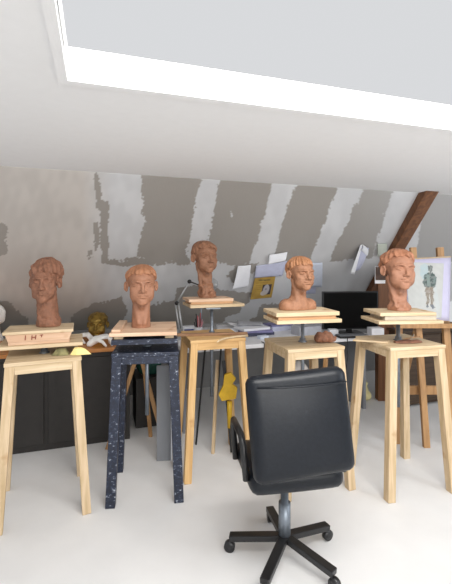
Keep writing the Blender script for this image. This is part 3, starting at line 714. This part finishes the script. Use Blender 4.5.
# poster
pc = corners([(255, 277.5), (275.5, 276), (271.5, 297.5), (250, 299.5)], .016, (0, 0, .02, .02))
po = sheet('poster', pc, vcol_mat('yellow_poster_print', .7), None, 60, 60, .004)
def poster_cols():
    g = np.linspace(0, 1, 61); v, u = np.meshgrid(g, g, indexing='ij'); u, v = u.ravel(), v.ravel()
    c = np.tile(np.array((.48, .305, .07)), (len(u), 1)); c += (.03*noise2(u*14, v*14, 2))[:, None]*np.array((1, .8, .2))
    ph = (u > .46) & (u < .90) & (v > .34) & (v < .82); c[ph] = (.06, .05, .06)
    hd = ((u-.66)/.15)**2+((v-.58)/.24)**2 < 1; c[hd & (v < .84)] = (.50, .47, .48)
    sh_ = ((u-.56)/.14)**2+((v-.74)/.12)**2 < 1; c[sh_] = (.52, .46, .42)
    fe = (((u-.64)/.05)**2+((v-.55)/.05)**2 < 1); c[fe] = (.28, .26, .28)
    tt = (u > .20) & (u < .80) & (np.abs(v-.135-.02*(u-.5)) < .032) & (np.sin(u*95) > -.6); c[tt] = (.13, .10, .05)
    for k, vv in enumerate((.24, .36, .45, .54, .63, .9)):
        tl_ = (u > .12) & (u < (.40 if 1 <= k <= 4 else .7)) & (np.abs(v-vv) < .012) & (np.sin(u*140+k) > -.3); c[tl_] = (.33, .19, .03)
    return c
paint(po, poster_cols); tag(po, 'yellow poster with a black-and-white portrait, pinned on the sloping wall', 'poster')
# curled papers hanging out from the slope
hx = thing('hanging_papers', 'bundle of white sheets hanging away from the slope above the monitor', 'papers', tuple(on_slope(360, 246, .0)))
o0 = Vector(hx.location)
def hang(tl, tr, br, bl, m, nm, d0, b):
    P = [on_slope(*tl, .015)-o0, on_slope(*tr, .015)-o0, on_slope(*br, d0)-o0, on_slope(*bl, d0)-o0]
    s = sheet(nm, P, m, hx, bend=b)
hang((360, 246), (369, 248), (359, 270), (350, 274), LAV, 'back_sheet', .10, .02)
hang((360.5, 245), (362.5, 244.5), (354.5, 274.5), (350.5, 273.5), WHITEP, 'front_sheet', .16, .0)
hang((363, 244.5), (368.5, 249), (367, 256), (361, 250), WHITEP, 'top_flap', .05, .01)
# picture with a white lower edge by the post
q = at(380, 275, 3.75); pcw, pch = 10.5/F*3.75, 17/F*3.75
pf = thing('small_picture', 'small dark picture with a white lower border, behind the ear of the largest head', 'picture', tuple(q), R(5))
MB().box((0, 0, 0), (pcw, .012, pch)).build('picture_card', WHITEP, pf, .001)
MB().box((0, -.007, pch*.09), (pcw*.96, .003, pch*.78)).build('print', mat('dark_print', (.075, .045, .035), .6, var=.5, scale=14), pf)
# ---------------------------------------------------------------- easel with a watercolour
EY = 3.25; el = at(421, 384, EY)
ea = thing('easel', 'wooden studio easel behind the right-hand stand, holding a watercolour', 'easel', (el.x, el.y, 0)); o0 = Vector((el.x, el.y, 0))
def er(px, py, Y): return at(px, py, Y)-o0
YB = EY+.06
tilt_ = lambda z: .12*(z-.9)
def eup(px, pz0, pz1, w=.055):
    x0 = (px-226)/F*YB-o0.x
    return MB().bar((x0+.02, .06+tilt_(0), 0), (x0, .06+tilt_(pz1), pz1), w, .035, (0, 1, 0))
zt = CAMZ+13/F*EY
for px, w in ((417.5, .05), (445, .055)):
    eup(px, 0, zt, w).build('upright', EASELW, ea, .003)
for px0, px1 in ((399, 372), (434, 462)):
    MB().bar(er(px0, 300, YB+.10), er(px1, 590, EY+.05)*1.0, .045, .03, (0, 1, 0)).build('leg', EASELW, ea, .003) if False else None
zl = CAMZ-(322-HZ)/F*EY
MB().box((.10, .0, zl-.028), (.62, .075, .036)).build('ledge', EASELW, ea, .003)
MB().box((.10, .075, .42), (.50, .03, .07)).build('cross_bar', EASELW, ea, .003)
MB().bar((.10, .12, zl+.25), (.06, .62, .01), .045, .03, (0, 1, 0)).build('rear_leg', EASELW, ea, .003)
for x in (-.16, .34): MB().bar((x, .045, zl-.05), (x-.03, .02, .0), .05, .035, (0, 1, 0)).build('front_leg', EASELW, ea, .003)
def pbd(px, py):
    z = CAMZ-(py-HZ)/F*EY; return Vector(((px-226)/F*EY, EY+tilt_(z)-.005, z))
bl, br_, tl_, tr_ = pbd(409, 319), pbd(450, 321.5), pbd(407.5, 258.5), pbd(456, 256)
bdv = MB(); nr = Vector((0, .018, 0))
bdv.add([tuple(p+k) for k in (Vector((0, 0, 0)), nr) for p in (bl, br_, tr_, tl_)], [(0, 1, 2, 3), (7, 6, 5, 4), (0, 4, 5, 1), (1, 5, 6, 2), (2, 6, 7, 3), (3, 7, 4, 0)])
db = tag(bdv.build('drawing_board', mat('tan_board', (.48, .36, .24), .7), None, .002), 'drawing board on the easel, covered by a lilac backing sheet', 'drawing board')
bk = Vector((0, -.004, 0))
tag(sheet('backing_sheet', [p+bk for p in (tl_+Vector((.0, 0, -.012)), tr_+Vector((-.004, 0, -.012)), br_+Vector((-.004, 0, .004)), bl+Vector((0, 0, .004)))], mat('lilac_paper', (.53, .51, .66), .8, var=.03)), 'lilac backing sheet on the easel board, seen along the right of the watercolour', 'paper')
wc = [pbd(408.5, 262)+bk*2.2, pbd(447.5, 263.5)+bk*2.2, pbd(441.5, 318)+bk*2.2, pbd(409.5, 318)+bk*2.2]
NW = 110
pw = sheet('watercolour', wc, vcol_mat('watercolour_print', .8), None, NW, NW, 0)
def wc_cols():
    g = np.linspace(0, 1, NW+1); v, u = np.meshgrid(g, g, indexing='ij'); u, v = u.ravel(), v.ravel()
    px = 406.5+(u*(39-5.5*v)+v*1.0); py = 262+u*1.5*(1-v)+v*56
    n = noise2(px*.8, py*.8, 11); qx = px+.55*n+.3*noise2(px*2.2, py*2, 14); qy = py+.55*noise2(px*.9, py*.9, 12)+.3*noise2(px*2, py*2.2, 15)
    c = np.tile(np.array((.50, .51, .495)), (len(u), 1)); c += .012*n[:, None]
    def blob(poly, col, k=1.0):
        m_ = in_poly(qx, qy, poly); w_ = k*(.84+.16*np.sin(noise2(px*1.6, py*1.6, 13)*2))
        c[m_] = c[m_]*(1-w_[m_, None])+np.array(col)*w_[m_, None]
    blob([(421, 266), (426, 263.5), (430, 266), (428, 278), (423, 280), (420.5, 273)], (.36, .50, .55), .65)
    blob([(436, 281), (438, 295), (440, 308), (437, 312), (434, 300)], (.50, .56, .58), .4)
    blob([(420, 293), (422, 292), (422, 297), (420, 297)], (.45, .5, .52), .5)
    blob([(429.5, 266), (432, 265), (434, 267), (434, 271.5), (431.5, 273.5), (429.5, 271.5)], (.12, .14, .135))
    blob([(428, 273), (434, 273), (437, 277), (437, 284), (434.5, 288), (424.5, 287), (423, 282), (425, 276)], (.075, .105, .10))
    blob([(427.5, 274), (430.5, 274.5), (431, 286), (427, 286)], (.22, .28, .265))
    blob([(434, 276), (436.5, 277), (436, 283), (434, 284)], (.17, .22, .21))
    blob([(425.5, 287), (434, 287.5), (433.5, 296), (433, 305), (430.5, 305.5), (429.8, 292), (428.5, 305), (425.8, 305)], (.24, .20, .16))
    blob([(425.5, 305), (428.5, 304.5), (429, 307.5), (425, 307)], (.07, .09, .13)); blob([(430.5, 305), (433.5, 305), (435.5, 308), (432, 308.5)], (.07, .09, .13))
    return c
paint(pw, wc_cols); tag(pw, 'watercolour of a standing person in green jacket and beige trousers, on the easel', 'painting')
# dark chest behind the easel
dc = at(440, 380, 4.2)
dch = thing('low_cabinet', 'dark brown low cabinet in the shade behind the easel', 'cabinet', (dc.x, dc.y, 0), YAW)
DKW = wood('dark_brown_cabinet', (.045, .026, .014), (.08, .048, .026), .6, knots=False)
MB().box((0, .2, .39), (.95, .40, .74)).build('body', DKW, dch, .003)
MB().box((0, .19, .77), (1.0, .44, .022)).build('cabinet_top', DKW, dch, .003)
for sx in (-1, 1):
    dr = MB().box((sx*.235, -.009, .39), (.455, .018, .68)).build('door', DKW, dch, .003)
    nest(MB().lathe([(.008, 0), (.008, .012), (.014, .018), (.010, .026)], M=Matrix.Translation(Vector((sx*.04, -.018, .45))) @ Matrix.Rotation(math.pi/2, 4, 'X')).build('knob', STEEL, dch), dr)
# ---------------------------------------------------------------- things on the stool tops
zs = S3['z']
a, b = at_z(176, 334.5, zs), at_z(247, 333.5, zs)
st_ = MB().bar(a+Vector((0, -.07, .0105)), b+Vector((0, -.05, .0105)), .035, .020); tag(st_.build('wooden_stick', BROWN, None, .004), 'long brown flat stick lying across the honey stand', 'stick')
ca = [at_z(x, y, zs) for x, y in ((247, 334.2), (236, 335), (226, 336.5), (220, 338.3), (217.5, 340.2))]
ca = [p+Vector((0, -.105, .0085)) for p in ca]
tl_t = MB(); tl_t.tube([p for p in ca], [.008, .008, .007, .006, .004], 8); tag(tl_t.build('modelling_tool', PALE), 'pale curved modelling tool beside the brown stick on the honey stand', 'tool')
zs = S4['z']; p = at_z(324, 342.5, zs)
cl_ = sdf_obj('clay_lump', lambda P: np.minimum(np.minimum(s_ell(P, (-.02, 0, .03), (.052, .05, .034)), s_ell(P, (.022, .01, .038), (.040, .04, .040))), s_ell(P, (.05, -.01, .018), (.03, .035, .022)))-.005*wob(P, 75, 51)-.003*wob(P, 150, 52)+np.maximum(0, .001-P[..., 2])*5, (-.09, -.07, -.012), (.10, .08, .10), .004, CLAY[0])
cl_.location = (p.x, p.y, zs+.003); tag(cl_, 'crumbly brick-red lump of clay on the stand behind the black chair', 'clay')
zs = S5['z']
def flat(name, label, cat, px, py, poly, t, m, rz=0, dz=0):
    p = at_z(px, py, zs); o = MB().prism(poly, 0, t).build(name, m, None, .001); o.location = (p.x, p.y, zs+dz); o.rotation_euler = (0, 0, rz); return tag(o, label, cat)
p = at_z(405, 342.5, zs)
sc = sdf_obj('clay_scraps', lambda P: s_ell(P, (0, 0, .004), (.10, .045, .012))-.003*wob(P, 80, 61)-.002*wob(P, 160, 62)+np.maximum(0, .001-P[..., 2])*5, (-.14, -.075, -.006), (.14, .075, .03), .004, mat('dark_clay_scraps', (.20, .09, .055), .75, var=.35, scale=40, bump=.5, bscale=120))
sc.location = (p.x+.02, p.y, zs+.001); sc.rotation_euler = (0, 0, R(8)); tag(sc, 'flat dark smear of clay scraps around the pole of the right stand', 'clay')
for k, (x0, y0, x1, y1, r, lab) in enumerate(((404, 342, 420, 339.5, .005, 'thin modelling tool lying on the clay scraps, pointing right'), (411, 343, 414, 337, .004, 'short modelling tool lying crosswise on the clay scraps'))):
    a, b = at_z(x0, y0, zs)+Vector((0, 0, .022)), at_z(x1, y1, zs)+Vector((0, 0, .020)); tag(MB().tube([a, (a+b)/2, b], [r*.5, r, r*.7], 8).build('modelling_tool', GREYW if k else REDW), lab, 'tool', 'modelling tools on the right stand')
flat('thin_plank', 'thin pale plank overhanging the left corner of the right stand', 'plank', 375, 341.5, [(-.14, -.05), (.08, -.045), (.09, .03), (-.12, .05)], .010, PALE, R(-22), .0015)
# ---------------------------------------------------------------- under and between the stands
YBk = 3.05
def stick(label, px0, py0, Y0, px1, Y1, m, r=.014, name='wooden_stick', group=None, sq=False):
    a = at(px0, py0, Y0); b = at(px1, 0, Y1); b = Vector((b.x, Y1, 0.0))
    o = (MB().bar(a, b, r*2, r*2) if sq else MB().tube([a, b], r, 8)).build(name, m); return tag(o, label, 'stick', group)
def easel_small():
    t = thing('folding_tripod', 'wooden tripod folded behind the blue stand, a green cloth beside it', 'tripod', tuple(Vector((at(139, 352, 3.15).x, 3.15, 0))))
    o0 = Vector(t.location); h = .72
    for x in (-.16, .13): MB().bar((x*.15, 0, h), (x*1.6, .02, .0), .03, .022, (0, 1, 0)).build('leg', EASELW, t, .002)
    MB().bar((.03, .03, h), (.045, .25, 0), .03, .022, (0, 1, 0)).build('leg', EASELW, t, .002)
    MB().box((0, .01, h), (.12, .05, .05)).build('head_block', EASELW, t, .003)
easel_small()
def lump(name, label, cat, c, r, m, seed, amp=.012, fr=28, h=.006):
    R3 = (r[0], r[1], r[2])
    o = sdf_obj(name, lambda P: np.maximum(s_ell(P, (0, 0, r[2]*.9), R3)-amp*wob(P, fr, seed)-amp*.5*wob(P, fr*2.2, seed+1), -P[..., 2]), tuple(-(k+amp*3) for k in r[:2])+(-.02,), tuple(k+amp*3 for k in r[:2])+(r[2]*2+amp*3,), h, m)
    o.location = c; return tag(o, label, cat)
# a black crate in the gap between the table and the desk carries the cloth
gx = lf+U*.471+N*.40
cr = tag(MB().box((0, 0, .22), (.33, .34, .44)).build('black_crate', CABINET, None, .004, loc=tuple(gx), rot=(0, 0, YAW)), 'black crate in the dark behind the blue stand', 'crate')
lump('green_cloth', 'dark green cloth bundled behind the legs of the blue stand', 'cloth', (gx.x-.02, gx.y-.03, .44), (.13, .10, .10), GREEN, 81)
wx = at(165, 373, 2.98); bw = thing('upright_board', 'grey upright board with a white edge standing inside the right leg of the blue stand', 'board', (wx.x, 3.0, 0), R(6))
MB().box((-.012, 0, .355), (.105, .025, .71)).build('face', GREYPANEL, bw, .002)
MB().box((.046, 0, .355), (.010, .028, .71)).build('edge', WHITEP, bw, .001)
# black rods and yellow clamp behind the honey stand
for x0, y0, x1, lab in ((205, 349, 196, 'thin dark rod leaning at the left behind the honey stand'), (221, 349, 213, 'thin dark rod leaning in the middle behind the honey stand')):
    stick(lab, x0, y0, 3.36, x1, 3.25, BLACK, .008, 'metal_rod', 'rods leaning behind the honey stand')
stick('pale slat leaning behind the honey stand, between the rods and the yellow clamp', 217.5, 360, 3.20, 213, 3.1, PALEZ, .011, 'wooden_lath', sq=True)
cp = at(229.5, 372, 3.10)
ct_ = thing('clamp', 'yellow-jawed clamp with a black bar, leaning behind the honey stand', 'clamp', (cp.x, 3.10, 0))
MB().bar((-.045, .0, .72), (.02, -.02, .02), .028, .012, (0, 1, 0)).build('bar', BLACK, ct_, .001)
MB().prism([(-.06, .0), (.05, .02), (.06, .10), (.02, .13), (.05, .17), (.01, .22), (-.04, .20), (-.05, .12), (-.085, .05)], -.018, .018, Matrix.Translation(Vector((0, -.028, .42))) @ Matrix.Rotation(math.pi/2, 4, 'X')).build('jaw', YELPLASTIC, ct_, .004)
MB().tube([(.0, -.04, .42), (.0, -.045, .22)], [.02, .017], 10).build('handle', YELPLASTIC, ct_)
# white bag, yellow bundle
bgx = at(299, 378, 4.0)
lump('plastic_bag', 'white plastic bag on the floor behind the legs of the shoulder bust stand', 'bag', (bgx.x, 4.0, .0), (.12, .11, .255), BAG, 91, .016, 26)
yb = at(363, 380, 4.30)
lump('yellow_bundle', 'pale yellow bundle on the floor, seen left of the right stand legs', 'cloth', (yb.x, 4.35, .0), (.11, .10, .10), YEL, 95, .016, 30)
stick('brown lath leaning behind the shoulder bust stand, right of the white bag', 326, 358, 3.30, 318, 3.2, EASELW, .014, sq=True)
# ---------------------------------------------------------------- black leather chair in front
cx = at(303, 377, 1.75)
ch = thing('office_chair', 'black leather office chair with its back to the camera, in front', 'chair', (cx.x, 1.78, 0), R(10))
zb = cx.z+.008; w = .236
def pad(pts_w, name, M, th, seed=0):
    b = MB(); return b
def cushion(name, c, d, r, rot, m, parent, puff=.012):
    bm = bmesh.new(); bmesh.ops.create_cube(bm, size=1); bmesh.ops.subdivide_edges(bm, edges=bm.edges, cuts=14, use_grid_fill=True)
    hx_, hy_, hz_ = (k/2 for k in d)
    for v in bm.verts:
        p = Vector((v.co.x*d[0], v.co.y*d[1], v.co.z*d[2]))
        q_ = Vector((max(-hx_+r, min(hx_-r, p.x)), max(-hy_+r, min(hy_-r, p.y)), max(-hz_+r, min(hz_-r, p.z))))
        e = p-q_
        if e.length > 1e-6: p = q_+e.normalized()*r
        f1 = (1-(p.x/hx_)**2)*(1-(p.z/hz_)**2) if d[1] < d[2] else (1-(p.x/hx_)**2)*(1-(p.y/hy_)**2)
        ax = 1 if d[1] < d[2] else 2
        p[ax] += puff*max(0, f1)*(1 if p[ax] > 0 else -1)
        v.co = p
    me = bpy.data.meshes.new(name); bm.to_mesh(me); bm.free(); me.polygons.foreach_set('use_smooth', [True]*len(me.polygons)); me.materials.append(m)
    o = bpy.data.objects.new(name, me); C.objects.link(o); o.parent = parent; o.location = c; o.rotation_euler = rot; return o
bh = .46
back_ = cushion('backrest', (0, .02, zb-bh/2), (w*2, .085, bh), .042, (R(-7), R(-3.6), 0), LEATHER, ch, .014)
MB().tube([(-w+.03, -.012, zb-.052), (-w*.5, -.031, zb-.050), (0, -.036, zb-.048), (w*.5, -.031, zb-.046), (w-.03, -.012, zb-.044)], .004, 8).build('seam', LEATHER, ch)
cushion('seat', (0, .22, .49), (.45, .40, .10), .045, (0, 0, 0), LEATHER, ch, .012)
for sx in (-1, 1):
    MB().tube([(sx*.235, .08, .50), (sx*.25, .08, .66), (sx*.25, .12, .69), (sx*.25, .30, .69), (sx*.245, .34, .64), (sx*.235, .32, .48)], .016, 10).build('armrest', BLACK, ch)
MB().bar((0, .05, .55), (0, .12, .43), .08, .02, (0, 1, 0)).build('back_bracket', BLACK, ch, .003)
MB().lathe([(.03, .10), (.03, .28), (.02, .28), (.02, .44)], (0, .24, 0)).build('column', STEEL, ch)
for k in range(5):
    a = k*2*math.pi/5+.3; e = Vector((.28*math.cos(a), .24+.28*math.sin(a), .075))
    bl_ = MB().bar((.02*math.cos(a), .24+.02*math.sin(a), .105), e, .045, .03).build('base_leg', BLACK, ch, .004)
    nest(MB().lathe([(.008, -.014), (.028, -.012), (.028, .012), (.008, .014)], M=Matrix.Translation(Vector((e.x, e.y, .028))) @ Matrix.Rotation(a+math.pi/2, 4, 'Z') @ Matrix.Rotation(math.pi/2, 4, 'Y')).build('caster', BLACK, ch), bl_)
